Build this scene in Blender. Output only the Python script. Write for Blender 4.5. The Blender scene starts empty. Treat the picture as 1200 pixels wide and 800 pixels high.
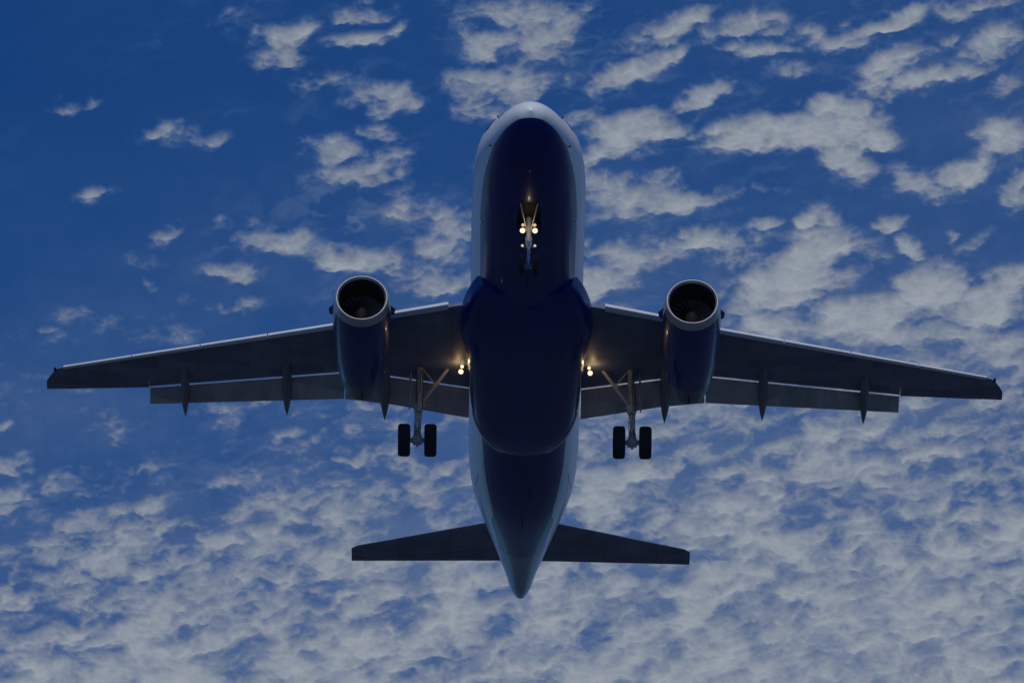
import bpy, math, random
import numpy as np
from mathutils import Vector, Matrix
R = math.radians
sc = bpy.context.scene
COL = sc.collection

# ------------------------------------------------------------------ camera
ELEV = R(24.0)
LENS_PX = 14577.0                      # focal length in pixels of a 1200 px wide frame
cam_d = bpy.data.cameras.new('camera'); cam = bpy.data.objects.new('camera', cam_d); COL.objects.link(cam)
cam.location = (0, 0, 1.7)
cam.rotation_euler = (R(90) + ELEV, 0, 0)
cam_d.sensor_width = 36; cam_d.lens = 36 * LENS_PX / 1200
cam_d.clip_start = 1; cam_d.clip_end = 120000
sc.camera = cam

# ------------------------------------------------------------------ sky, sun, exposure
SUN_EL, SUN_AZ = R(61), R(180)         # azimuth 180: behind the photographer, ahead of the jet
W = bpy.data.worlds.new('World'); sc.world = W; W.use_nodes = True
nt = W.node_tree; nt.nodes.clear()
sky = nt.nodes.new('ShaderNodeTexSky'); sky.sky_type = 'NISHITA'; sky.sun_disc = False
sky.sun_elevation = SUN_EL; sky.sun_rotation = SUN_AZ; sky.altitude = 0
sky.air_density = 1.0; sky.dust_density = 0.35; sky.ozone_density = 3.0
hs = nt.nodes.new('ShaderNodeHueSaturation'); hs.inputs['Saturation'].default_value = 1.26
tint = nt.nodes.new('ShaderNodeMix'); tint.data_type = 'RGBA'; tint.blend_type = 'MULTIPLY'; tint.inputs[0].default_value = 1; tint.inputs[7].default_value = (.36, .72, 1.20, 1)   # cool white balance
bg = nt.nodes.new('ShaderNodeBackground'); bg.inputs['Strength'].default_value = 0.098
wo = nt.nodes.new('ShaderNodeOutputWorld')
nt.links.new(sky.outputs[0], hs.inputs['Color']); nt.links.new(hs.outputs[0], tint.inputs[6]); nt.links.new(tint.outputs[2], bg.inputs['Color']); nt.links.new(bg.outputs[0], wo.inputs['Surface'])

sl = bpy.data.lights.new('sun', 'SUN'); sl.energy = 3.6; sl.angle = R(0.5); sl.color = (1, .98, .93)
sun = bpy.data.objects.new('sun', sl); COL.objects.link(sun)
sdir = Vector((0, -math.cos(SUN_EL), math.sin(SUN_EL)))
sun.rotation_euler = sdir.to_track_quat('Z', 'Y').to_euler()
vs = sc.view_settings
vs.view_transform = 'Standard'; vs.look = 'None'; vs.gamma = 1; vs.use_curve_mapping = False
vs.exposure = -1.14

# ------------------------------------------------------------------ materials
def new_mat(name):
    m = bpy.data.materials.new(name); m.use_nodes = True
    return m, m.node_tree, m.node_tree.nodes['Principled BSDF']
def N(nt, kind, **kw):
    n = nt.nodes.new(kind)
    for k, v in kw.items():
        if k in n.inputs: n.inputs[k].default_value = v
        else: setattr(n, k, v)
    return n
def math_n(nt, op, a, b=None, c=None):
    n = nt.nodes.new('ShaderNodeMath'); n.operation = op
    for i, v in enumerate((a, b, c)):
        if v is None: continue
        if isinstance(v, (int, float)): n.inputs[i].default_value = v
        else: nt.links.new(v, n.inputs[i])
    return n.outputs[0]
def mix_col(nt, fac, a, b):
    n = nt.nodes.new('ShaderNodeMix'); n.data_type = 'RGBA'
    for i, v in ((0, fac), (6, a), (7, b)):
        if hasattr(v, 'is_linked') or hasattr(v, 'links'): nt.links.new(v, n.inputs[i])
        else: n.inputs[i].default_value = v if i == 0 else (*v, 1)
    return n.outputs[2]
def paint(name, col, rough=.35, metal=0, coat=0, dirt=.25, scale=1.5, seams=None, stretch=(1, .25, 1)):
    """worn metal paint: colour mottled along the airflow, faint panel seams as thin grooves"""
    m, nt, b = new_mat(name)
    tc = N(nt, 'ShaderNodeTexCoord'); mp = N(nt, 'ShaderNodeMapping'); mp.inputs['Scale'].default_value = stretch
    nt.links.new(tc.outputs['Object'], mp.inputs[0])
    n1 = N(nt, 'ShaderNodeTexNoise', Scale=scale, Detail=6.0, Roughness=.6); nt.links.new(mp.outputs[0], n1.inputs['Vector'])
    f = math_n(nt, 'SMOOTHSTEP' if False else 'MULTIPLY', n1.outputs['Fac'], 1.0)
    mr = N(nt, 'ShaderNodeMapRange'); mr.inputs['From Min'].default_value = .35; mr.inputs['From Max'].default_value = .7
    mr.inputs['To Min'].default_value = 0; mr.inputs['To Max'].default_value = dirt
    nt.links.new(f, mr.inputs['Value'])
    dark = tuple(c * .45 + .01 for c in col)
    out = mix_col(nt, mr.outputs[0], col, dark)
    if seams:
        sx, sy = seams
        br = N(nt, 'ShaderNodeTexBrick'); br.inputs['Color1'].default_value = (1, 1, 1, 1); br.inputs['Color2'].default_value = (.62, .64, .70, 1); br.inputs['Mortar'].default_value = (.8, .8, .8, 1)
        br.inputs['Scale'].default_value = 1; br.inputs['Brick Width'].default_value = 1.3; br.inputs['Row Height'].default_value = .62; br.inputs['Mortar Size'].default_value = .012
        nt.links.new(tc.outputs['Object'], br.inputs['Vector'])
        mb_ = N(nt, 'ShaderNodeMix'); mb_.data_type = 'RGBA'; mb_.blend_type = 'MULTIPLY'; mb_.inputs[0].default_value = .8
        nt.links.new(out, mb_.inputs[6]); nt.links.new(br.outputs['Color'], mb_.inputs[7]); out = mb_.outputs[2]
        sep = N(nt, 'ShaderNodeSeparateXYZ'); nt.links.new(tc.outputs['Object'], sep.inputs[0])
        g = []
        for sock, per in ((sep.outputs[0], sx), (sep.outputs[1], sy)):
            if not per: continue
            fr = math_n(nt, 'FRACT', math_n(nt, 'ADD', math_n(nt, 'DIVIDE', sock, per), 100.37))
            g.append(math_n(nt, 'LESS_THAN', fr, .022 / per))
        s = g[0] if len(g) == 1 else math_n(nt, 'MAXIMUM', g[0], g[1])
        out = mix_col(nt, math_n(nt, 'MULTIPLY', s, .5), out, tuple(c * .3 for c in col))
    nt.links.new(out, b.inputs['Base Color'])
    r = N(nt, 'ShaderNodeMapRange'); r.inputs['To Min'].default_value = rough * .8; r.inputs['To Max'].default_value = rough * 1.3
    nt.links.new(n1.outputs['Fac'], r.inputs['Value']); nt.links.new(r.outputs[0], b.inputs['Roughness'])
    b.inputs['Metallic'].default_value = metal
    b.inputs['Coat Weight'].default_value = coat; b.inputs['Coat Roughness'].default_value = .12
    return m
BLUE = (.003, .018, .23); WHITE = (.78, .83, .87)
M = {}
M['blue'] = paint('blue_paint', BLUE, .35, coat=.5, dirt=.35, seams=(0, 2.1))
M['white'] = paint('white_paint', WHITE, .3, coat=.4, dirt=.12)
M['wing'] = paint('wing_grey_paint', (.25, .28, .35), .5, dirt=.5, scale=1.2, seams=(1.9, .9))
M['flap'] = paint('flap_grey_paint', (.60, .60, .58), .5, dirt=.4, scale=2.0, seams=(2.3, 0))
M['slat'] = paint('slat_bare_metal', (.78, .78, .79), .4, metal=.1, dirt=.2)
M['canoe'] = paint('fairing_grey_paint', (.25, .26, .27), .5, dirt=.4)
M['lip'] = paint('intake_lip_metal', (.62, .61, .60), .34, metal=.55, dirt=.25)
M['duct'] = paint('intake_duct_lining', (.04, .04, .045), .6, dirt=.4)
M['fan'] = paint('fan_blade_titanium', (.42, .36, .34), .4, metal=.6, dirt=.3, scale=6)
M['spinner'] = paint('spinner_grey', (.40, .22, .17), .5, dirt=.2)
M['nozzle'] = paint('nozzle_metal', (.17, .18, .21), .4, metal=.3, dirt=.5)
M['strut'] = paint('landing_gear_paint', (.74, .72, .64), .4, dirt=.5, scale=9, stretch=(1, 1, 1))
M['chrome'] = paint('oleo_chrome', (.6, .62, .65), .15, metal=1, dirt=.1)
M['rubber'] = paint('tyre_rubber', (.035, .036, .042), .8, dirt=.3, scale=8)
M['hub'] = paint('wheel_hub_metal', (.35, .35, .34), .45, metal=.3, dirt=.6, scale=9)
M['dark'] = paint('dark_fitting', (.02, .02, .022), .5, dirt=.2)
M['bay'] = paint('gear_bay_shade', (.010, .011, .010), .7, dirt=.5, scale=5)  # near black, stands for the shade inside the nose gear bay
M['fin'] = paint('fin_blue_paint', (.01, .05, .24), .35, coat=.4, dirt=.2)
M['glassy'] = paint('cockpit_glass', (.01, .012, .015), .08, dirt=.05)
M['tail'] = paint('tailcone_grey', (.17, .18, .21), .5, dirt=.3)

def lamp_mat(name, col, strength):
    m = bpy.data.materials.new(name); m.use_nodes = True; nt = m.node_tree; b = nt.nodes['Principled BSDF']
    b.inputs['Base Color'].default_value = (.8, .8, .8, 1)
    b.inputs['Emission Color'].default_value = (*col, 1); b.inputs['Emission Strength'].default_value = strength
    return m
M['lamp'] = lamp_mat('landing_lamp_lens', (1, .72, .36), 3.6)
M['lamp_dim'] = lamp_mat('small_lamp_lens', (1, .72, .38), 1.5)

def fuselage_mat():
    m, nt, b = new_mat('fuselage_livery')
    tc = N(nt, 'ShaderNodeTexCoord'); sep = N(nt, 'ShaderNodeSeparateXYZ'); nt.links.new(tc.outputs['Object'], sep.inputs[0])
    x, s, z = sep.outputs
    def curve(pts, lo=0., hi=40.):
        # piecewise linear z(s) made from a float curve
        fc = nt.nodes.new('ShaderNodeFloatCurve'); c = fc.mapping.curves[0]
        zs = [p[1] for p in pts]; z0, z1 = min(zs) - .01, max(zs) + .01
        P = [((p[0] - lo) / (hi - lo), (p[1] - z0) / (z1 - z0)) for p in pts]
        c.points[0].location = P[0]; c.points[1].location = P[-1]
        for p in P[1:-1]: c.points.new(*p)
        fc.mapping.update()
        nt.links.new(math_n(nt, 'DIVIDE', math_n(nt, 'SUBTRACT', s, lo), hi - lo), fc.inputs['Value'])
        return math_n(nt, 'ADD', math_n(nt, 'MULTIPLY', fc.outputs[0], z1 - z0), z0)
    zl = curve([(0, -.84), (1, -.88), (3, -1.0), (9, -1.12), (20, -1.25), (23, -1.42), (26, -1.52), (28, -1.17), (30, -.78), (32, -.28), (34, .18), (36, .50), (40, 1.4)])
    below = math_n(nt, 'LESS_THAN', math_n(nt, 'SUBTRACT', z, zl), 0.0)
    # thin dark cheat line climbing to the tail, dark blue above it near the tail
    z2 = curve([(0, -1.3), (24.3, -1.15), (26, -.85), (28, -.35), (29.3, .25), (33, .95), (40, 1.4)])
    d2 = math_n(nt, 'SUBTRACT', z, z2)
    line = math_n(nt, 'MULTIPLY', math_n(nt, 'LESS_THAN', math_n(nt, 'ABSOLUTE', d2), .035), math_n(nt, 'GREATER_THAN', s, 24.6))
    upper = math_n(nt, 'MULTIPLY', math_n(nt, 'GREATER_THAN', d2, 0.0), math_n(nt, 'GREATER_THAN', math_n(nt, 'ADD', s, math_n(nt, 'MULTIPLY', z, .6)), 29.3))
    blue = math_n(nt, 'MAXIMUM', below, math_n(nt, 'MAXIMUM', line, upper))
    cone = math_n(nt, 'GREATER_THAN', s, 31.6)
    n1 = N(nt, 'ShaderNodeTexNoise', Scale=1.2, Detail=6.0, Roughness=.62)
    mp = N(nt, 'ShaderNodeMapping'); mp.inputs['Scale'].default_value = (1, .22, 1)
    nt.links.new(tc.outputs['Object'], mp.inputs[0]); nt.links.new(mp.outputs[0], n1.inputs['Vector'])
    c0 = mix_col(nt, math_n(nt, 'MULTIPLY', n1.outputs['Fac'], .28), WHITE, (.52, .53, .52))
    cb = mix_col(nt, math_n(nt, 'MULTIPLY', n1.outputs['Fac'], .6), BLUE, (.006, .012, .05))
    cc = mix_col(nt, math_n(nt, 'MULTIPLY', n1.outputs['Fac'], .5), (.16, .19, .29), (.08, .10, .16))
    cb = mix_col(nt, math_n(nt, 'MULTIPLY', cone, below), cb, cc)
    out = mix_col(nt, blue, c0, cb)
    fr = math_n(nt, 'FRACT', math_n(nt, 'DIVIDE', math_n(nt, 'ADD', s, .4), 2.13))
    seam = math_n(nt, 'MULTIPLY', math_n(nt, 'LESS_THAN', fr, .010), .45)
    out = mix_col(nt, seam, out, (.02, .02, .03))
    wf = math_n(nt, 'ABSOLUTE', math_n(nt, 'SUBTRACT', math_n(nt, 'FRACT', math_n(nt, 'DIVIDE', s, .533)), .5))
    wz = math_n(nt, 'ABSOLUTE', math_n(nt, 'SUBTRACT', z, .42))
    oval = math_n(nt, 'LESS_THAN', math_n(nt, 'ADD', math_n(nt, 'POWER', math_n(nt, 'DIVIDE', wf, .21), 3), math_n(nt, 'POWER', math_n(nt, 'DIVIDE', wz, .17), 3)), 1)
    span = math_n(nt, 'LESS_THAN', math_n(nt, 'ABSOLUTE', math_n(nt, 'SUBTRACT', s, 18)), 11.6)
    out = mix_col(nt, math_n(nt, 'MULTIPLY', oval, span), out, (.02, .022, .025))
    nt.links.new(out, b.inputs['Base Color'])
    b.inputs['Roughness'].default_value = .34; b.inputs['Coat Weight'].default_value = .25; b.inputs['Coat Roughness'].default_value = .1
    return m
M['fuselage'] = fuselage_mat()

# ------------------------------------------------------------------ mesh helpers
def link_mesh(name, verts, faces, mat, parent=None, smooth=True, angle=38):
    me = bpy.data.meshes.new(name)
    me.from_pydata([tuple(v) for v in verts], [], faces); me.validate()
    o = bpy.data.objects.new(name, me); COL.objects.link(o)
    me.materials.append(M[mat] if isinstance(mat, str) else mat)
    import bmesh
    bm = bmesh.new(); bm.from_mesh(me); bmesh.ops.recalc_face_normals(bm, faces=bm.faces); bm.to_mesh(me); bm.free()
    if smooth:
        me.polygons.foreach_set('use_smooth', [True] * len(me.polygons)); me.set_sharp_from_angle(angle=R(angle))
    if parent: o.parent = parent
    return o
class MB:
    def __init__(s): s.v = []; s.f = []
    def add(s, v, f):
        n = len(s.v); s.v += [tuple(p) for p in v]; s.f += [tuple(i + n for i in q) for q in f]; return s
    def rings(s, rings, cap=True, closed=True):
        n = len(rings[0]); v = [p for r in rings for p in r]; f = []
        for i in range(len(rings) - 1):
            for j in range(n if closed else n - 1):
                k = (j + 1) % n
                f.append((i * n + j, i * n + k, (i + 1) * n + k, (i + 1) * n + j))
        if cap: f.append(tuple(range(n))[::-1]); f.append(tuple((len(rings) - 1) * n + j for j in range(n)))
        return s.add(v, f)
    def tube(s, pts, rad, n=12):
        pts = [Vector(p) for p in pts]
        if not isinstance(rad, (list, tuple)): rad = [rad] * len(pts)
        rs = []; u = None
        for i, p in enumerate(pts):
            t = (pts[min(i + 1, len(pts) - 1)] - pts[max(i - 1, 0)]).normalized()
            if u is None: u = t.orthogonal().normalized()
            u = (u - t * u.dot(t)).normalized(); w = t.cross(u)
            rs.append([p + (u * math.cos(a) + w * math.sin(a)) * rad[i] for a in [2 * math.pi * k / n for k in range(n)]])
        return s.rings(rs)
    def lathe(s, prof, c, axis, n=32, cap=True):
        """prof: list of (distance along axis, radius)"""
        ax = Vector(axis).normalized(); u = ax.orthogonal().normalized(); w = ax.cross(u); c = Vector(c)
        rs = [[c + ax * d + (u * math.cos(2 * math.pi * k / n) + w * math.sin(2 * math.pi * k / n)) * max(r, 1e-4) for k in range(n)] for d, r in prof]
        return s.rings(rs, cap)
    def plate(s, pts, th):
        """closed polygon extruded along its normal"""
        P = [Vector(p) for p in pts]; nrm = (P[1] - P[0]).cross(P[2] - P[0]).normalized() * th / 2
        n = len(P); v = [p + nrm for p in P] + [p - nrm for p in P]
        f = [tuple(range(n)), tuple(range(n, 2 * n))[::-1]] + [(i, (i + 1) % n, n + (i + 1) % n, n + i) for i in range(n)]
        return s.add(v, f)
    def box(s, c, d, rot=None):
        c = Vector(c); v = []
        for x in (-1, 1):
            for y in (-1, 1):
                for z in (-1, 1):
                    q = Vector((x * d[0] / 2, y * d[1] / 2, z * d[2] / 2))
                    v.append(c + (rot @ q if rot else q))
        return s.add(v, [(0, 1, 3, 2), (4, 6, 7, 5), (0, 4, 5, 1), (2, 3, 7, 6), (0, 2, 6, 4), (1, 5, 7, 3)])
    def build(s, name, mat, parent=None, **k): return link_mesh(name, s.v, s.f, mat, parent, **k)
def lerp(a, b, t): return a + (b - a) * t
def interp(x, pts): return float(np.interp(x, [p[0] for p in pts], [p[1] for p in pts]))
def smooth_interp(x, pts):
    """monotone-ish Catmull-Rom through (x, y) pairs"""
    xs = [p[0] for p in pts]; ys = [p[1] for p in pts]
    if x <= xs[0]: return ys[0]
    if x >= xs[-1]: return ys[-1]
    i = max(k for k in range(len(xs) - 1) if xs[k] <= x)
    def slope(k):
        if k == 0: return (ys[1] - ys[0]) / (xs[1] - xs[0])
        if k == len(xs) - 1: return (ys[-1] - ys[-2]) / (xs[-1] - xs[-2])
        a = (ys[k] - ys[k - 1]) / (xs[k] - xs[k - 1]); b = (ys[k + 1] - ys[k]) / (xs[k + 1] - xs[k])
        return 0 if a * b <= 0 else 2 * a * b / (a + b)
    h = xs[i + 1] - xs[i]; t = (x - xs[i]) / h
    return ((2 * t**3 - 3 * t**2 + 1) * ys[i] + (t**3 - 2 * t**2 + t) * h * slope(i) + (-2 * t**3 + 3 * t**2) * ys[i + 1] + (t**3 - t**2) * h * slope(i + 1))

# ------------------------------------------------------------------ ground (below the frame, lights the jet's belly)
def ground():
    m, nt, b = new_mat('grass_and_tarmac')
    tc = N(nt, 'ShaderNodeTexCoord'); n1 = N(nt, 'ShaderNodeTexNoise', Scale=.004, Detail=8.0, Roughness=.6)
    nt.links.new(tc.outputs['Object'], n1.inputs['Vector'])
    mr = N(nt, 'ShaderNodeMapRange'); mr.inputs['From Min'].default_value = .45; mr.inputs['From Max'].default_value = .55
    nt.links.new(n1.outputs['Fac'], mr.inputs['Value'])
    nt.links.new(mix_col(nt, mr.outputs[0], (.028, .042, .066), (.038, .050, .080)), b.inputs['Base Color'])
    b.inputs['Roughness'].default_value = .9
    S = 60000
    o = link_mesh('ground', [(-S, -S, 0), (S, -S, 0), (S, S, 0), (-S, S, 0)], [(0, 1, 2, 3)], m, smooth=False)
    o['kind'] = 'structure'; o['label'] = 'flat ground far below the jet'
ground()

# ------------------------------------------------------------------ cloud layer at 6 km
def clouds():
    H = 6000.0
    rng = np.random.RandomState(11)
    LAT = rng.rand(256, 256)
    def vnoise(x, y, off=0):
        x = x + off * 37.1; y = y + off * 17.7
        xi = np.floor(x).astype(int); yi = np.floor(y).astype(int); fx = x - xi; fy = y - yi
        fx = fx * fx * fx * (fx * (fx * 6 - 15) + 10); fy = fy * fy * fy * (fy * (fy * 6 - 15) + 10)
        g = lambda a, b: LAT[a % 256, b % 256]
        return (g(xi, yi) * (1 - fx) + g(xi + 1, yi) * fx) * (1 - fy) + (g(xi, yi + 1) * (1 - fx) + g(xi + 1, yi + 1) * fx) * fy
    def fbm(x, y, o=5, gain=.5, off=0):
        a = 1; t = 0; s = 0
        for k in range(o):
            t = t + a * vnoise(x, y, off + k); s += a; a *= gain
            x, y = (x * .8 - y * .6) * 2.03, (x * .6 + y * .8) * 2.03
        return t / s
    # vertices on a horizontal layer, laid out by bearing and elevation, denser in the middle
    def axis(c, half, ext, n_in, n_out):
        inner = np.linspace(c - half, c + half, n_in)
        t = np.linspace(0, 1, n_out + 1)[1:] ** 2.4
        return np.concatenate([(c - half - t * ext[0])[::-1], inner, c + half + t * ext[1]])
    U = axis(600, 640, (40000, 40000), 760, 70); V = axis(400, 430, (15000, 3800), 510, 70)
    u, v = np.meshgrid(U, V)
    # distinct clouds of the upper part: centre, radii, tilt, strength
    B = [(85,121,32,8,-8,.6),(195,155,42,11,-6,.55),(240,160,22,16,-30,.4),(107,226,17,10,-10,.6),(272,20,26,13,-20,.45),(342,36,36,14,-8,.85),
      (325,62,30,16,-20,.45),(432,14,30,10,0,.7),(430,48,38,8,-10,.7),(474,36,18,6,-25,.7),(415,103,58,15,5,.65),(468,112,24,12,-25,.85),(382,172,30,13,-5,.95),
      (430,198,50,14,-12,.9),(455,190,26,17,-10,.8),(447,152,18,10,10,.5),(340,286,50,13,14,.75),(408,302,50,14,6,.9),(300,262,18,10,0,.4),
      (480,240,32,20,20,.4),(520,282,26,30,30,.7),(253,257,12,10,0,.5),(200,278,16,18,30,.4),(165,305,15,10,20,.4),(272,318,26,10,-3,.75),(185,340,10,7,20,.5),
      (255,355,45,10,5,.45),(130,372,60,10,0,.45),(180,392,70,10,3,.5),(40,395,40,10,0,.4),(150,378,28,12,10,.45),(545,40,30,20,0,.3),
      (575,48,34,14,-25,.7),(592,95,56,20,0,.8),(640,38,46,34,-20,.6),(606,12,60,14,0,.5),(560,130,40,12,0,.4),(660,60,20,14,0,.4),
      (790,30,60,13,-25,.7),(750,82,70,13,-28,.75),(690,136,44,12,-25,.65),(742,152,50,16,-8,.85),(715,180,44,13,-8,.7),(828,108,30,10,-22,.85),
      (882,24,34,13,-10,.6),(868,54,32,9,0,.5),(990,44,50,12,0,.6),(955,36,20,10,0,.6),(905,55,28,9,-5,.65),(922,80,20,8,-12,.6),
      (1045,24,46,11,-14,.85),(1048,76,34,15,-25,.75),(1085,96,64,10,-12,1.),(1120,8,50,10,-10,.7),(1165,50,28,16,-30,.7),(1120,50,30,10,0,.4),
      (890,155,62,17,-10,.95),(985,124,36,13,8,.95),(955,152,75,17,-3,1.),(998,188,26,22,25,.9),(1032,160,30,10,5,.8),(1070,215,30,16,20,.75),(1130,200,38,15,-22,.85),
      (1100,230,28,12,0,.6),(1190,102,22,12,-20,.7),(1175,158,30,18,0,.95),(1194,214,16,24,0,.9),(1020,200,20,12,0,.5),(790,234,46,16,-5,.95),(735,232,55,24,-10,.8),(700,215,30,18,0,.6),
      (955,255,22,12,-5,.95),(890,262,20,8,0,.75),(1045,262,17,10,0,.95),(1072,288,14,9,-25,.8),(1113,274,8,7,0,.7),(832,284,60,14,-3,.8),(760,300,64,20,-12,.75),
      (700,332,46,22,-10,.95),(936,312,64,24,-24,1.25),(905,345,46,16,0,1.),(880,300,30,14,0,.5),(1093,332,38,22,0,1.15),(1165,355,40,24,-10,1.05),(1000,372,64,20,-6,1.),
      (905,386,44,14,0,1.),(1040,390,50,14,0,.9),(1130,395,60,16,0,.9),(1190,330,22,14,0,.8),(720,290,40,16,-10,.5),(780,200,30,8,-10,.5),(525,330,40,16,0,.6),(470,320,26,12,0,.4),
      (560,205,30,12,0,.3),(860,225,40,10,-8,.3),(1030,300,26,8,0,.25),(1150,280,30,14,-20,.4),(560,250,30,25,10,.55)]
    B = [(bx, by, rx, ry, a, st * (.78 if bx < 500 else .92)) for bx, by, rx, ry, a, st in B]
    c = np.zeros_like(u)
    wx = (fbm(u / 40, v / 26, 4, off=3) - .5) * 46; wy = (fbm(u / 40, v / 26, 4, off=9) - .5) * 26
    for bx, by, rx, ry, a, s in B:
        ca, sa = math.cos(R(a)), math.sin(R(a)); dx = u + wx - bx; dy = v + wy - by
        p = (dx * ca + dy * sa) / rx / .92; q = (-dx * sa + dy * ca) / ry / .90
        c = np.maximum(c, s * np.exp(-.55 * (p * p + q * q) ** 1.15)) + .12 * s * np.exp(-.5 * (p * p + q * q))
    rows = ["111000000000045543445678", "531001113433456544556446", "112211244344555465476656", "534323435556546556656566",
            "456655565466666676657667", "565666656677776667767776", "655655667777767776777767", "887887788778887888878888"]
    G = np.array([[int(ch) for ch in r] for r in rows], float) / 9
    gy = np.clip((v + wy * .6 - 425) / 50, 0, 6.999); gx = np.clip((u + wx * .6 - 25) / 50, 0, 22.999)
    iy = gy.astype(int); ix = gx.astype(int); fy = gy - iy; fx = gx - ix
    g = (G[iy, ix] * (1 - fx) + G[iy, ix + 1] * fx) * (1 - fy) + (G[iy + 1, ix] * (1 - fx) + G[iy + 1, ix + 1] * fx) * fy
    below = 1 / (1 + np.exp(-(v - 408) / 9))
    # clumps: billowy noise of cloudlets
    far_ = 1 / (1 + np.exp(-(np.abs(u - 600) - 680) / 60)) ; fv = 1 / (1 + np.exp(-(-v - 40) / 30))
    qx = (fbm(u / 30, v / 22, 4, .5, off=81) - .5) * 30; qy = (fbm(u / 30, v / 22, 4, .5, off=91) - .5) * 18
    n1 = fbm((u - .45 * v + qx) / 50, (v + .28 * u + qy) / 26, 6, .52, off=1)
    n2 = fbm((u - .5 * v + qx) / 24, (v + .30 * u + qy) / 11, 5, .6, off=21)
    n4 = fbm((u - .35 * v + qx) / 33, (v + .22 * u + qy) / 16, 5, .52, off=111)
    n3 = fbm(u / 150, v / 90, 3, .5, off=31)
    nn = (n1 - .5) * 2.0 + (n2 - .5) * 1.5
    c = np.maximum(c, (far_ * (1 - below) + fv * (1 - far_)) * np.clip((n3 - .42) * 2.0, 0, .7) * np.where(u < 500, .5, 1.))
    d_top = c * 1.25 + nn * .55 * np.clip(c * 4, 0, 1) - .36
    d_bot = (g - .45) * 1.15 * (1 - .5 * far_) - .5 * far_ + (n4 - .5) * 1.35 + (n1 - .5) * .75 + (n2 - .5) * .85 + (n3 - .5) * .35 + .05
    d = d_top * (1 - below) + d_bot * below
    d = d + (fbm(u / 7, v / 4.5, 3, .6, off=41) - .5) * .30
    body = np.clip((d + .27) / 1.2, 0, 1); body = (body * body * (3 - 2 * body)) ** 1.0
    sky_ramp = .002 + .24 * np.clip((v - 100) / 700, 0, 1) + .10 * np.clip(u / 1200, 0, 1)  # cover ramps up down and rightwards, painting a brightening into the sky
    sky_ramp = sky_ramp * (.55 + .9 * fbm(u / 120, v / 60, 5, .55, off=51))
    wisp = .20 * np.clip((u - 120) / 200, .15, 1) * np.clip((fbm((u - .9 * v + qx * 2) / 60, (v + .38 * u + qy * 2) / 13, 5, .6, off=131) - .50) * 3.2, 0, 1) * np.clip((n3 - .40) * 4, 0, 1)
    alpha = 1 - (1 - np.clip(body, 0, 1) * .82) * (1 - sky_ramp) * (1 - wisp)
    thick = np.clip(d, -.1, 1.4)
    # to the layer in the world
    fw = np.array([0, math.cos(ELEV), math.sin(ELEV)]); up = np.array([0, -math.sin(ELEV), math.cos(ELEV)])
    dirs = fw + np.stack([(u - 600) / LENS_PX, np.zeros_like(u), np.zeros_like(u)], -1) + up * ((400 - v) / LENS_PX)[..., None]
    t = (H - 1.7) / dirs[..., 2]
    P = dirs * t[..., None]; P[..., 2] = H
    relief = (thick * 4 + (n1 - .5) * 6 + (n2 - .5) * 2) * np.clip(body * 2.5, .05, 1)
    P[..., 2] -= relief
    h, w = u.shape
    idx = np.arange(h * w).reshape(h, w)
    F = np.stack([idx[:-1, :-1], idx[:-1, 1:], idx[1:, 1:], idx[1:, :-1]], -1).reshape(-1, 4)
    me = bpy.data.meshes.new('clouds')
    me.vertices.add(h * w); me.vertices.foreach_set('co', P.reshape(-1).astype(np.float32))
    me.loops.add(F.size); me.loops.foreach_set('vertex_index', F.reshape(-1).astype(np.int32))
    me.polygons.add(len(F)); me.polygons.foreach_set('loop_start', (np.arange(len(F)) * 4).astype(np.int32)); me.polygons.foreach_set('loop_total', np.full(len(F), 4, np.int32))
    me.polygons.foreach_set('use_smooth', np.ones(len(F), bool))
    me.update(calc_edges=True)
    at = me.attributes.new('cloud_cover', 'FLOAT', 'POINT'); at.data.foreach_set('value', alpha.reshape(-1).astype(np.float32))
    m = bpy.data.materials.new('cloud_droplets'); m.use_nodes = True; nt = m.node_tree; nt.nodes.clear()
    A = N(nt, 'ShaderNodeAttribute'); A.attribute_name = 'cloud_cover'
    tc = N(nt, 'ShaderNodeTexCoord'); mp = N(nt, 'ShaderNodeMapping'); mp.inputs['Scale'].default_value = (.035, .014, .0)
    nt.links.new(tc.outputs['Object'], mp.inputs[0])
    nz = N(nt, 'ShaderNodeTexNoise', Scale=1.0, Detail=5.0, Roughness=.65); nt.links.new(mp.outputs[0], nz.inputs['Vector'])
    wob = math_n(nt, 'ADD', math_n(nt, 'MULTIPLY', nz.outputs['Fac'], .9), .55)
    al = math_n(nt, 'MINIMUM', math_n(nt, 'MULTIPLY', A.outputs['Fac'], wob), .93)
    dif = N(nt, 'ShaderNodeBsdfDiffuse'); dif.inputs[0].default_value = (.9, .9, .9, 1)
    trl = N(nt, 'ShaderNodeBsdfTranslucent')
    thk = N(nt, 'ShaderNodeMapRange'); thk.inputs['From Min'].default_value = .06; thk.inputs['From Max'].default_value = .42; nt.links.new(A.outputs['Fac'], thk.inputs['Value'])
    nt.links.new(mix_col(nt, thk.outputs[0], (.30, .60, .97), (.93, .96, .84)), trl.inputs[0])   # thin cover blue: wisps and the painted sky gradient; dense cloud white
    mx = N(nt, 'ShaderNodeMixShader'); mx.inputs[0].default_value = .72
    nt.links.new(dif.outputs[0], mx.inputs[1]); nt.links.new(trl.outputs[0], mx.inputs[2])
    tr = N(nt, 'ShaderNodeBsdfTransparent'); m2 = N(nt, 'ShaderNodeMixShader')
    nt.links.new(al, m2.inputs[0]); nt.links.new(tr.outputs[0], m2.inputs[1]); nt.links.new(mx.outputs[0], m2.inputs[2])
    out = N(nt, 'ShaderNodeOutputMaterial'); nt.links.new(m2.outputs[0], out.inputs['Surface'])
    me.materials.append(m)
    o = bpy.data.objects.new('clouds', me); COL.objects.link(o)
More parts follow.
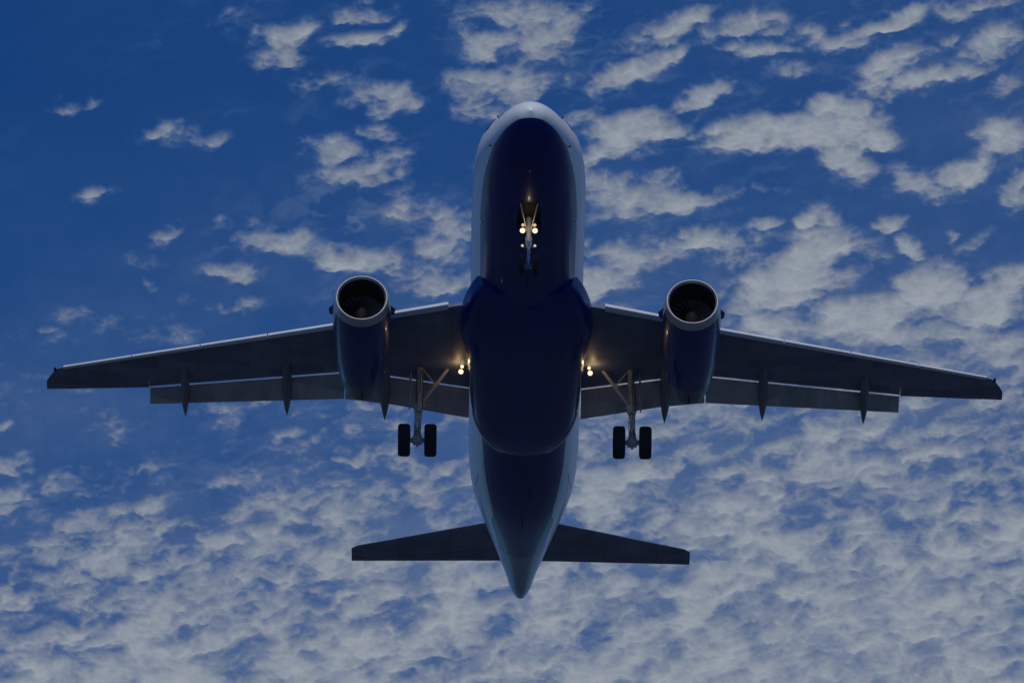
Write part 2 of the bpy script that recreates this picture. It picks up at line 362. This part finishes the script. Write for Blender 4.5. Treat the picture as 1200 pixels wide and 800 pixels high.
    o['kind'] = 'stuff'; o['label'] = 'broken layer of small pale grey clouds high in the blue sky'
clouds()

# ------------------------------------------------------------------ the jet: x across, y = metres aft of the nose, z up
jet = bpy.data.objects.new('passenger_jet', None); COL.objects.link(jet)
jet['label'] = 'twin engine passenger jet, blue belly, white nose, wheels down, seen from below'
jet['category'] = 'airplane'
fwv = Vector((0, math.cos(ELEV), math.sin(ELEV)))
jet.location = Vector((0, 0, 1.7)) + fwv * 400 + Vector((.643377, 20.06266, 18.15789))
jet.rotation_euler = (-.0990518, .0088260, .0085124)

# fuselage ---------------------------------------------------------
FT = [(0,-.60),(.15,-.26),(.4,-.02),(.8,.20),(1.3,.42),(2.0,.70),(2.6,1.06),(3.3,1.44),(4.2,1.82),(5.2,2.0),(6.5,2.07),(26,2.07),(30,2.04),(32,1.97),(34,1.84),(35.5,1.66),(36.7,1.42),(37.45,1.22)]
FB = [(0,-.60),(.15,-.95),(.4,-1.16),(.8,-1.37),(1.3,-1.55),(2.0,-1.72),(2.6,-1.82),(3.3,-1.91),(4.2,-1.99),(5.2,-2.04),(6.5,-2.07),(23.5,-2.07),(26,-1.93),(28,-1.60),(30,-1.15),(32,-.66),(34,-.15),(35.5,.22),(36.7,.52),(37.45,.74)]
FW = [(0,0),(.15,.40),(.4,.64),(.8,.90),(1.3,1.13),(2.0,1.38),(2.6,1.54),(3.3,1.70),(4.2,1.84),(5.2,1.92),(6.5,1.975),(24.5,1.975),(26,1.93),(27.5,1.82),(29.6,1.52),(32,1.14),(34,.82),(35.5,.57),(36.7,.41),(37.45,.21)]
def fus_pt(s, th):
    zt, zb, w = smooth_interp(s, FT), smooth_interp(s, FB), smooth_interp(s, FW)
    zc, h = (zt + zb) / 2, (zt - zb) / 2
    return Vector((w * math.cos(th), s, zc + h * math.sin(th)))
S = [0.004,.03,.08,.15,.25,.4,.6,.8,1.05,1.3,1.65,2,2.3,2.6,2.95,3.3,3.7,4.2,4.7,5.2,5.8,6.5,8,10,13,16,20,23.5,24.5,25.2,26,26.8,27.5,28.5,29.6,30.8,32,33,34,34.8,35.5,36.1,36.7,37.1,37.45]
NT = 96
fus = MB(); fus.rings([[fus_pt(s, 2 * math.pi * k / NT) for k in range(NT)] for s in S])
fuselage = fus.build('fuselage', 'fuselage', jet)
# exhaust of the auxiliary power unit at the tip
MB().lathe([(0,.19),(.10,.17),(.12,.14),(.02,.12)], (0,37.44,.98), (0,1,.05), 24).build('exhaust_pipe', 'dark', fuselage)
# cockpit glass
cg = MB()
for k in range(6):
    a0 = R(24 + k * 22.5); a1 = R(24 + (k + 1) * 22.5 - 2.5)
    lo, hi = (2.3, 3.1) if k in (1, 2, 3, 4) else (2.6, 3.6)
    nn_ = 5; ring = []
    for i in range(nn_):
        s_ = lerp(lo, hi, i / (nn_ - 1)); ring.append([fus_pt(s_, lerp(a0, a1, j / 4)) + (fus_pt(s_, lerp(a0, a1, j / 4)) - Vector((0, s_ + .3, 0))).normalized() * .012 for j in range(5)])
    cg.rings(ring, cap=False, closed=False)
cg.build('cockpit_windows', 'glassy', fuselage)
# small fittings on the nose and belly
def blade(parent, x, s, z, h, c, mat='white', name='antenna'):
    MB().plate([(x, s, z + .05), (x, s + c, z + .05), (x, s + c * .95, z - h), (x, s + c * .45, z - h)], .035).build(name, mat, parent)
blade(fuselage, 0, 2.1, -1.70, .06, .12); blade(fuselage, .0, 9.0, -2.06, .26, .40, 'dark')
blade(fuselage, -.9, 9.4, -1.83, .10, .16, 'white', 'drain_mast'); blade(fuselage, .25, 24.3, -2.03, .22, .34, 'dark', 'drain_mast')
blade(fuselage, 0, 26.8, -1.80, .2, .35, 'dark')
for sg in (-1, 1):
    p = fus_pt(2.0, R(-16) if sg > 0 else R(196))
    MB().tube([p, p + Vector((sg * .06, -.01, -.02)), p + Vector((sg * .07, -.14, -.03))], [.03, .025, .012], 8).build('pitot_probe', 'dark', fuselage)
    p = fus_pt(1.9, R(38) if sg > 0 else R(142))
    MB().tube([p, p + Vector((sg * .05, 0, .03)), p + Vector((sg * .06, -.12, .03))], [.03, .025, .015], 8).build('pitot_probe', 'dark', fuselage)
    p = fus_pt(6.6, R(-34) if sg > 0 else R(214))
    MB().lathe([(0,.05),(.02,.05)], p - Vector((0,0,.01)), (sg * .8, 0, -.55), 14).build('static_port', 'chrome', fuselage)
# belly fairing
BW = [(10.4,1.60),(11.0,1.93),(11.6,2.12),(12.4,2.28),(13.2,2.35),(14.2,2.24),(16,2.06),(18,1.96),(19.2,1.90),(20.0,1.80),(20.7,1.58),(21.2,1.25),(21.5,.85),(21.62,.45)]
BZ = [(10.4,-1.95),(11.0,-2.10),(11.6,-2.20),(12.4,-2.30),(13.2,-2.37),(14.2,-2.41),(16,-2.43),(18,-2.43),(19.2,-2.41),(20.0,-2.38),(20.7,-2.32),(21.2,-2.24),(21.5,-2.15),(21.62,-2.06)]
bf = MB(); rings = []
for s_ in [10.4,10.7,11,11.3,11.6,12,12.4,12.8,13.2,13.7,14.2,15,16,17,18,18.7,19.2,19.6,20,20.35,20.7,21,21.2,21.37,21.5,21.62]:
    w, zb = smooth_interp(s_, BW), smooth_interp(s_, BZ); zt = -.55; ring = []
    for k in range(64):
        a = 2 * math.pi * k / 64; ca, sa = math.cos(a), math.sin(a); e = 2 / 3.0 if sa < 0 else 1
        hh = (zt - zb) * .62; zc = zb + hh
        ring.append(Vector((w * math.copysign(abs(ca) ** e, ca), s_, zc + (hh if sa < 0 else (zt - zc)) * math.copysign(abs(sa) ** e, sa))))
    rings.append(ring)
bf.rings(rings)
fairing = bf.build('belly_fairing', 'blue', fuselage)
# pale strip round the fairing's rear end
for sg in (-1, 1):
    pts = []
    for s_ in np.linspace(18.8, 21.35, 14):
        a = R(-20 - 38 * (s_ - 18.8) / 2.5)
        w, zb = smooth_interp(s_ - .0, BW), smooth_interp(s_, BZ); hh = (-.55 - zb) * .62; zc = zb + hh
        pts.append((sg * (w + .015) * abs(math.cos(a)) ** (2 / 3), s_ + .02, zc - hh * abs(math.sin(a)) ** (2 / 3)))
    MB().tube(pts, [.015] + [.035] * 12 + [.01], 8).build('fairing_edge_strip', 'white', fairing)

# wings -------------------------------------------------------------
def zw(x): return -1.25 + math.tan(R(5.1)) * (x - 1.98)
LE = [(1.5,11.70),(2.28,12.08),(4.75,13.34),(6.8,14.52),(16.46,19.25)]
SH = [(1.5,18.22),(1.95,18.13),(4.74,17.80),(6.4,17.80),(13.36,20.12)]          # lower edge ahead of the flaps
TE = [(13.36,20.17),(17.03,20.98)]
def foil(n=14):
    xs = [.5 * (1 - math.cos(math.pi * i / n)) for i in range(n + 1)]
    yt = lambda q: 5 * (.2969 * math.sqrt(q) - .126 * q - .3516 * q * q + .2843 * q**3 - .1015 * q**4)   # half thickness for t = 1
    return xs, yt
def section(x, s0, s1, z0, z1, t, up=.62, n=14, te=.012, camber=0.0):
    """closed airfoil ring at span x from (s0,z0) to (s1,z1)"""
    xs, yt = foil(n); c = math.hypot(s1 - s0, z1 - z0); L = Vector((0, (s1 - s0) / c, (z1 - z0) / c)); Nn = Vector((0, -L.z, L.y))
    o = Vector((x, s0, z0)); top = []; bot = []
    for q in xs:
        y = yt(q) * t * c; cb = camber * c * 4 * q * (1 - q)
        top.append(o + L * q * c + Nn * (y * 2 * up + cb + te * q)); bot.append(o + L * q * c + Nn * (-y * 2 * (1 - up) + cb - te * q))
    return top[::-1] + bot[1:]
def mirror(sg, ring): return [Vector((sg * p.x, p.y, p.z)) for p in ring]
for sg in (-1, 1):
    rings = []
    for x in [1.2,1.95,2.6,3.6,4.74,5.6,6.4,7.5,9,10.5,12,13.36]:
        le = interp(x, LE) + lerp(.30, .20, x / 13); te = interp(x, SH)
        rings.append(section(x, le, te, zw(x), zw(x) + .02, interp(x, [(1.2,.135),(6.4,.115),(13.4,.11)]), .66, te=.03))
    for x in [13.37,14.2,15,15.8,16.3]:
        rings.append(section(x, interp(x, LE) + .17, lerp(interp(x, LE), interp(x, TE), .74), zw(x), zw(x), .115, .6, te=.035))
    for x in [16.32,16.46,16.62,16.78,16.92,17.04]:
        q = (x - 16.32) / .7
        rings.append(section(x, 19.2 + .10 + 1.05 * q ** 2.2, interp(x, TE), zw(x), zw(x), lerp(.10, .07, q), .55))
    wb = MB(); wb.rings([mirror(sg, r) for r in rings])
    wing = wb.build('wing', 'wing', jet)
    # slats
    for xa, xb in ((2.75, 4.85), (6.75, 9.1), (9.14, 11.5), (11.54, 13.95), (13.99, 16.42)):
        rs = []
        for i in range(7):
            x = lerp(xa, xb, i / 6); le = interp(x, LE); c = interp(x, [(2,.72),(6.8,.56),(16.5,.34)]); h = c * .42
            prof = []
            for q in np.linspace(1, 0, 9): prof.append((q * c, h * 1.25 * math.sqrt(q) * (1 - .18 * q) - .02 + .00))     # upper skin
            for q in (.03, .10, .20, .32): prof.append((q * c, -h * .62 * math.sqrt(q / .32) * (1 - .15 * q)))             # chin
            prof += [(.34 * c, -h * .35), (.42 * c, h * .15), (.62 * c, h * .62), (.85 * c, h * .92)]                       # hollow back
            ca, sa = math.cos(R(20)), math.sin(R(20))
            rs.append([Vector((sg * x, le + p * ca - (q_) * sa * -0.0, zw(x) - .02 + q_ * ca + p * sa * .55)) for p, q_ in prof])
        MB().rings(rs).build('slat', 'slat', wing)
    # flaps
    def flap(xa, xb, name='flap'):
        rs = []
        for i in range(9):
            x = lerp(xa, xb, i / 8); s0 = interp(x, SH) + .05; z0 = zw(x) - .05
            c = interp(x, [(1.9,1.30),(6.4,1.14),(13.36,.72)]); d = R(23)
            rs.append(mirror(sg, section(x, s0, s0 + c * math.cos(d), z0, z0 - c * math.sin(d), .19, .70, 14, .006, .015)))
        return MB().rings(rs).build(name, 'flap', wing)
    flap(1.98, 6.37); flap(6.41, 13.34)
    # aileron
    rs = []
    for i in range(6):
        x = lerp(13.375, 16.315, i / 5); a, b = interp(x, LE), interp(x, TE); s0 = lerp(a, b, .75)
        rs.append(mirror(sg, section(x, s0, b, zw(x), zw(x) - .02, .10, .5, 8, .004)))
    MB().rings(rs).build('aileron', 'wing', wing)
    MB().lathe([(0,.01),(.08,.05),(.2,.06),(.3,.02)], (sg * 16.72, 19.38, zw(16.7)), (0, 1, 0), 12).build('navigation_light', 'glassy', wing)
    # flap track fairings
    for xc, s0, s1, drop, wd in ((4.97,16.6,19.70,.72,.19), (8.45,17.35,20.18,.62,.17), (12.08,18.35,21.06,.54,.155)):
        rs = []; z = zw(xc)
        for q in (0,.04,.10,.2,.32,.45,.58,.7,.8,.88,.94,.98,1):
            r = wd * (math.sin(math.pi * min(q, 1 - q * .0) ** .62) ** .75 if 0 < q < 1 else 0) ; r = max(r, .006)
            if q > .55: r = max(.006, wd * (1 - ((q - .55) / .45) ** 1.9))
            dz = -.06 - drop * q ** 1.5
            rs.append([Vector((sg * xc + r * math.cos(a), lerp(s0, s1, q), z + dz + r * 1.35 * math.sin(a) * (1 if q < .6 else 1))) for a in [2 * math.pi * k / 20 for k in range(20)]])
        MB().rings(rs).build('flap_track_fairing', 'canoe', wing)
    # small static wicks on the trailing edge
    for x in (14.2, 15.1, 16.0, 16.8):
        MB().tube([(sg * x, interp(x, TE) - .02, zw(x)), (sg * x, interp(x, TE) + .16, zw(x) - .01)], .008, 6).build('static_wick', 'dark', wing)
    # landing lights in the wing root
    for k, (lx, ls, lz, r, mt) in enumerate(((2.28,16.42,-1.60,.082,'lamp'), (2.24,16.30,-1.46,.055,'lamp'), (1.98,16.32,-1.52,.06,'lamp_dim'))):
        hd = MB().lathe([(.14,.03),(.10,r * .8),(0,r * 1.15),(-.01,r * 1.15),(0,r * 1.02)], (sg * lx, ls, lz), (0,.93,.37), 20).build('landing_light', 'hub', wing)
        MB().lathe([(-.004,.001),(-.004,r),(.03,r),(.031,.001)], (sg * lx, ls, lz), (0,.93,.37), 20, cap=False).build('lens', mt, hd)
        MB().tube([(sg * lx, ls + .1, lz + .04), (sg * lx, ls + .2, -1.2)], .03, 8).build('bracket', 'hub', hd)
    pl = bpy.data.lights.new('landing_light_glow', 'POINT'); pl.energy = 9; pl.color = (1, .62, .28); pl.shadow_soft_size = .06
    po = bpy.data.objects.new('landing_light_glow', pl); COL.objects.link(po); po.parent = wing; po.location = (sg * 2.42, 16.15, -1.62)

    # engine ---------------------------------------------------------
    ex, ez, es = 5.77 * sg, -1.92, 10.70
    AX = Vector((0, 1, -.035)).normalized(); C0 = Vector((ex, es, ez))
    prof = [(.03,.84),(0,.875),(.02,.905),(.08,.935),(.2,.965),(.34,.985)]
    nac = MB().lathe([(.34,.985),(.7,1.01),(1.1,1.02),(1.7,1.02),(2.4,1.0),(3.1,.975),(3.8,.93),(4.4,.865),(4.72,.825)], C0, AX, 64, cap=False).build('engine', 'blue', jet)
    MB().lathe([(.10,.81),(.05,.83),(.0,.868),(.0,.885),(.035,.92),(.10,.95),(.2,.972),(.36,.988)], C0, AX, 64, cap=False).build('intake_lip', 'lip', nac)
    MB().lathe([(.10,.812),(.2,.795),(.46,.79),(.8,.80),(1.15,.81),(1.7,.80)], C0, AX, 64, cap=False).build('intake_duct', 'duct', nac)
    fan = MB(); u_ = AX.orthogonal().normalized(); w_ = AX.cross(u_)
    for k in range(22):
        a = 2 * math.pi * k / 22; rs = []
        for q in (0, .33, .66, 1):
            r = lerp(.24, .79, q); tw = lerp(.35, 1.05, q); half = lerp(.09, .15, q)
            er = u_ * math.cos(a) + w_ * math.sin(a); et = -u_ * math.sin(a) + w_ * math.cos(a)
            dv = (AX * math.cos(tw) + et * math.sin(tw)) * half; th = (AX * -math.sin(tw) + et * math.cos(tw)) * .009
            o_ = C0 + AX * 1.15 + er * r
            rs.append([o_ - dv, o_ + th, o_ + dv, o_ - th])
        fan.rings(rs)
    fan = fan.build('fan', 'fan', nac)
    MB().lathe([(.72,.002),(.76,.06),(.85,.13),(.98,.20),(1.12,.25),(1.25,.26)], C0, AX, 32).build('spinner', 'spinner', fan)
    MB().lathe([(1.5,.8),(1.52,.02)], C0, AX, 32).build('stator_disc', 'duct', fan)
    MB().lathe([(4.72,.828),(5.1,.77),(5.5,.70),(5.8,.64),(5.82,.61),(5.3,.62)], C0, AX, 48, cap=False).build('nozzle', 'nozzle', nac)
    MB().lathe([(4.6,.30),(5.4,.26),(5.9,.12),(6.1,.01)], C0, AX, 32).build('exhaust_cone', 'nozzle', nac)
    for s2 in (-1, 1):
        ca, sa = math.cos(R(20)), math.sin(R(20))
        b0 = C0 + AX * .95 + Vector((s2 * 1.0 * ca, 0, 1.0 * sa)); dn = Vector((s2 * ca, 0, sa))
        MB().plate([b0, b0 + Vector((0, .85, 0)), b0 + Vector((0, .85, 0)) + dn * .20, b0 + Vector((0, .5, 0)) + dn * .24], .03).build('strake', 'blue', nac)
    # latch beam and drain under the nacelle
    MB().plate([(ex - .02 * sg, es + 4.9, ez - .85), (ex - .02 * sg, es + 5.35, ez - .75), (ex - .02 * sg, es + 5.45, ez - 1.02), (ex - .02 * sg, es + 5.25, ez - 1.02)], .05).build('drain_mast', 'dark', nac)
    pyl = MB(); rs = []
    for s_, z0, z1, hw in ((es + .9, -.98, -.92, .03), (es + 1.8, -1.05, -.70, .16), (es + 3.0, -1.15, -.60, .22), (es + 4.2, -1.25, -.75, .24), (es + 5.4, -1.45, -.90, .22), (es + 6.6, -1.30, -1.0, .12), (es + 7.2, -1.12, -1.02, .03)):
        rs.append([Vector((ex - hw, s_, z0)), Vector((ex - hw, s_, z1)), Vector((ex + hw, s_, z1)), Vector((ex + hw, s_, z0))])
    pyl.rings(rs).build('pylon', 'wing', nac)

    # main landing gear -----------------------------------------------
    gx = 3.795 * sg; ax_ = Vector((gx, 17.71, -3.67)); topp = Vector((3.72 * sg, 16.95, -1.0))
    mid = lerp(topp, ax_, .62)
    g = MB(); g.tube([topp, lerp(topp, ax_, .15), lerp(topp, ax_, .5), lerp(topp, ax_, .52), mid, lerp(topp, ax_, .64)], [.15,.125,.125,.165,.165,.12], 20)
    g.box(lerp(topp, ax_, .56), (.42,.16,.10)); g.tube([lerp(topp, ax_, .40) + Vector((0,-.12,0)), lerp(topp, ax_, .60) + Vector((0,-.16,0))], .05, 10)
    gear = g.build('main_landing_gear', 'strut', jet)
    MB().tube([mid, ax_ + Vector((0,0,.15))], .078, 18).build('piston', 'chrome', gear)
    ab = MB(); ab.tube([ax_ - Vector((.62,0,0)), ax_ + Vector((.62,0,0))], .085, 16); ab.lathe([(-.17,.10),(-.15,.17),(.15,.17),(.17,.10)], ax_, (1,0,0), 20)
    ab.tube([ax_ + Vector((0,0,.02)), ax_ + Vector((0,0,.28))], [.14,.10], 14)
    ab.box(ax_ + Vector((0,-.02,-.18)), (.10,.12,.12))
    ab.build('axle', 'strut', gear)
    tl = MB(); m0 = mid + Vector((0,-.13,-.02)); m1 = ax_ + Vector((0,-.52,.55)); m2 = ax_ + Vector((0,-.12,.14))
    for d in (-1, 1):
        tl.tube([m0 + Vector((d * .13,0,0)), m1 + Vector((d * .03,0,0))], .032, 8); tl.tube([m1 + Vector((d * .03,0,0)), m2 + Vector((d * .11,0,0))], .032, 8)
    tl.build('torque_link', 'strut', gear)
    ss = MB(); e0 = Vector((2.62 * sg, 16.75, -1.12)); e1 = lerp(topp, ax_, .57)
    ss.tube([e0, lerp(e0, e1, .5)], [.062,.07], 12); ss.tube([lerp(e0, e1, .49), e1], [.07,.055], 12); ss.box(lerp(e0, e1, .5), (.14,.12,.14))
    ss.build('side_stay', 'strut', gear)
    MB().tube([topp + Vector((-.05 * sg,0,-.15)), lerp(e0, e1, .48)], .028, 8).build('lock_stay', 'strut', gear)
    hz = MB()
    for d, r in ((.12,.014),(-.10,.012),(.05,.011)):
        hz.tube([lerp(topp, ax_, t) + Vector((d + .02 * math.sin(9 * t + d * 30), -.14 - .03 * math.sin(7 * t), 0)) for t in [.1 + .08 * i for i in range(11)]], r, 6)
    hz.build('hydraulic_hoses', 'dark', gear)
    do = Vector((gx + .24 * sg, 17.05, -1.15))
    MB().plate([do, do + Vector((.05 * sg,.55,-.05)), do + Vector((.06 * sg,.75,-1.25)), do + Vector((.03 * sg,.35,-1.35)), do + Vector((.01 * sg,.08,-1.2))], .035).build('gear_door', 'flap', gear)
    for d in (-1, 1):
        c = ax_ + Vector((d * .465,0,0)); w = .215
        tp = [(-w*.55,.30),(-w*.8,.33),(-w,.42),(-w*1.02,.48),(-w*.93,.54),(-w*.7,.575),(-w*.52,.583),(-w*.50,.572),(-w*.44,.572),(-w*.42,.585),(-w*.1,.587),(-w*.08,.576),(w*.08,.576),(w*.1,.587),(w*.42,.585),(w*.44,.572),(w*.50,.572),(w*.52,.583),(w*.7,.575),(w*.93,.54),(w*1.02,.48),(w,.42),(w*.8,.33),(w*.55,.30)]
        wh = MB().lathe([(-w*.6,.05),(-w*.62,.12),(-w*.45,.18),(-w*.5,.26),(-w*.8,.31),(-w*.8,.335),(w*.8,.335),(w*.8,.31),(w*.5,.26),(w*.45,.18),(w*.62,.12),(w*.6,.05)], c, (1,0,0), 36).build('wheel', 'hub', gear)
        MB().lathe(tp, c, (1,0,0), 48, cap=False).build('tyre', 'rubber', wh)

# nose landing gear -----------------------------------------------------
na = Vector((0,5.10,-3.78)); nt_ = Vector((0,4.86,-1.7))
g = MB(); g.tube([nt_, lerp(nt_, na, .1), lerp(nt_, na, .50), lerp(nt_, na, .51), lerp(nt_, na, .60)], [.10,.095,.095,.125,.125], 18)
g.box(lerp(nt_, na, .36), (.34,.12,.09)); g.box(lerp(nt_, na, .56), (.22,.18,.08)); g.box(lerp(nt_, na, .62), (.16,.14,.07))
ngear = g.build('nose_landing_gear', 'strut', jet)
MB().tube([lerp(nt_, na, .6), na], .055, 14).build('piston', 'chrome', ngear)
a_ = MB(); a_.tube([na - Vector((.28,0,0)), na + Vector((.28,0,0))], .05, 12); a_.box(na + Vector((0,-.06,-.14)), (.26,.10,.07)); a_.build('axle', 'hub', ngear)
tl = MB(); k0 = lerp(nt_, na, .62) + Vector((0,-.08,0)); k1 = lerp(nt_, na, .82) + Vector((0,-.36,0)); k2 = na + Vector((0,-.06,.08))
for d in (-1, 1): tl.tube([k0 + Vector((d * .10,0,0)), k1], .022, 8); tl.tube([k1, k2 + Vector((d * .07,0,0))], .022, 8)
tl.build('torque_link', 'strut', ngear)
ds = MB()
for d in (-1, 1): ds.tube([Vector((d * .30,4.0,-1.95)), lerp(nt_, na, .45) + Vector((d * .05,-.05,0))], .02, 8)
ds.build('drag_stay', 'strut', ngear)
for d in (-1, 1):
    c = na + Vector((d * .25,0,0)); w = .11
    wh = MB().lathe([(-w*.6,.03),(-w*.5,.12),(-w*.8,.19),(-w*.8,.215),(w*.8,.215),(w*.8,.19),(w*.5,.12),(w*.6,.03)], c, (1,0,0), 28).build('wheel', 'hub', ngear)
    MB().lathe([(-w*.55,.19),(-w*.85,.22),(-w,.28),(-w*.9,.34),(-w*.55,.375),(-w*.2,.382),(-w*.15,.374),(w*.15,.374),(w*.2,.382),(w*.55,.375),(w*.9,.34),(w,.28),(w*.85,.22),(w*.55,.19)], c, (1,0,0), 36, cap=False).build('tyre', 'rubber', wh)
    for lx, ls, lz, r, mt in ((.215,4.86,-2.54,.088,'lamp'), (.20,4.86,-2.32,.055,'lamp_dim'), (.215,4.98,-3.07,.045,'lamp_dim')):
        hd = MB().lathe([(.12,.02),(.09,r * .8),(0,r * 1.14),(-.01,r * 1.14),(0,r * 1.02)], (d * lx, ls, lz), (0,.97,.25), 20).build('taxi_light', 'hub', ngear)
        MB().lathe([(-.004,.001),(-.004,r),(.03,r),(.031,.001)], (d * lx, ls, lz), (0,.97,.25), 20, cap=False).build('lens', mt, hd)
        MB().tube([(d * lx, ls + .08, lz), (d * .06, ls + .12, lz)], .022, 8).build('bracket', 'strut', hd)
    # doors hanging either side of the strut
    MB().plate([(d * .42,4.35,-1.96), (d * .42,5.75,-1.98), (d * .47,5.70,-2.50), (d * .47,4.45,-2.46)], .03).build('gear_door', 'blue', ngear)
# dark patch on the belly skin, painting the shade of an open bay
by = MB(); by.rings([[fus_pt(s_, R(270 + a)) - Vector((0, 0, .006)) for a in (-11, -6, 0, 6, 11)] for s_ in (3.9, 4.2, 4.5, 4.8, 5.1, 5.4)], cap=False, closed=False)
by.build('gear_bay_shade_patch', 'bay', fuselage)
nl = bpy.data.lights.new('taxi_light_glow', 'POINT'); nl.energy = 5; nl.color = (1, .72, .4); nl.shadow_soft_size = .05
no = bpy.data.objects.new('taxi_light_glow', nl); COL.objects.link(no); no.parent = ngear; no.location = (0, 4.45, -2.62)
for sx in (-.14, .14):
    MB().lathe([(0,.03),(.03,.03)], (sx, 3.75, -2.03), (0,-.3,-1), 10).build('bay_fitting', 'chrome', fuselage)

# tail --------------------------------------------------------------------
def zh(x): return 1.35 + math.tan(R(6)) * x
HL = [(.5,32.55),(1.5,33.15),(6.0,35.78),(6.24,36.05)]; HT = [(.5,35.72),(.9,35.80),(6.25,36.97)]
for sg in (-1, 1):
    rs = []
    for x in (.5,1.2,2,3,4,5,5.7,6.0,6.15,6.23):
        a, b = interp(x, HL), interp(x, HT); rs.append(mirror(sg, section(x, a, lerp(a, b, .70), zh(x), zh(x), .13, .5, te=.05)))
    hs_ = MB().rings(rs).build('horizontal_stabiliser', 'wing', jet)
    rs = []
    for x in (.55,2,3.5,5,6.1,6.23):
        a, b = interp(x, HL), interp(x, HT); rs.append(mirror(sg, section(x, lerp(a, b, .71), b, zh(x), zh(x) - .01, .17, .5, 8)))
    MB().rings(rs).build('elevator', 'wing', hs_)
rs = []
for z, a, b, t in ((1.6,29.0,35.7,.09), (2.4,30.6,35.85,.10), (4,31.9,36.05,.10), (6,33.5,36.3,.10), (7.5,34.7,36.5,.09), (7.9,35.1,36.5,.07)):
    xs, yt = foil(12); c = b - a; ring = [Vector((yt(q) * t * c, a + q * c, z)) for q in xs[::-1]] + [Vector((-yt(q) * t * c, a + q * c, z)) for q in xs[1:]]
    rs.append(ring)
MB().rings(rs).build('tail_fin', 'fin', jet)
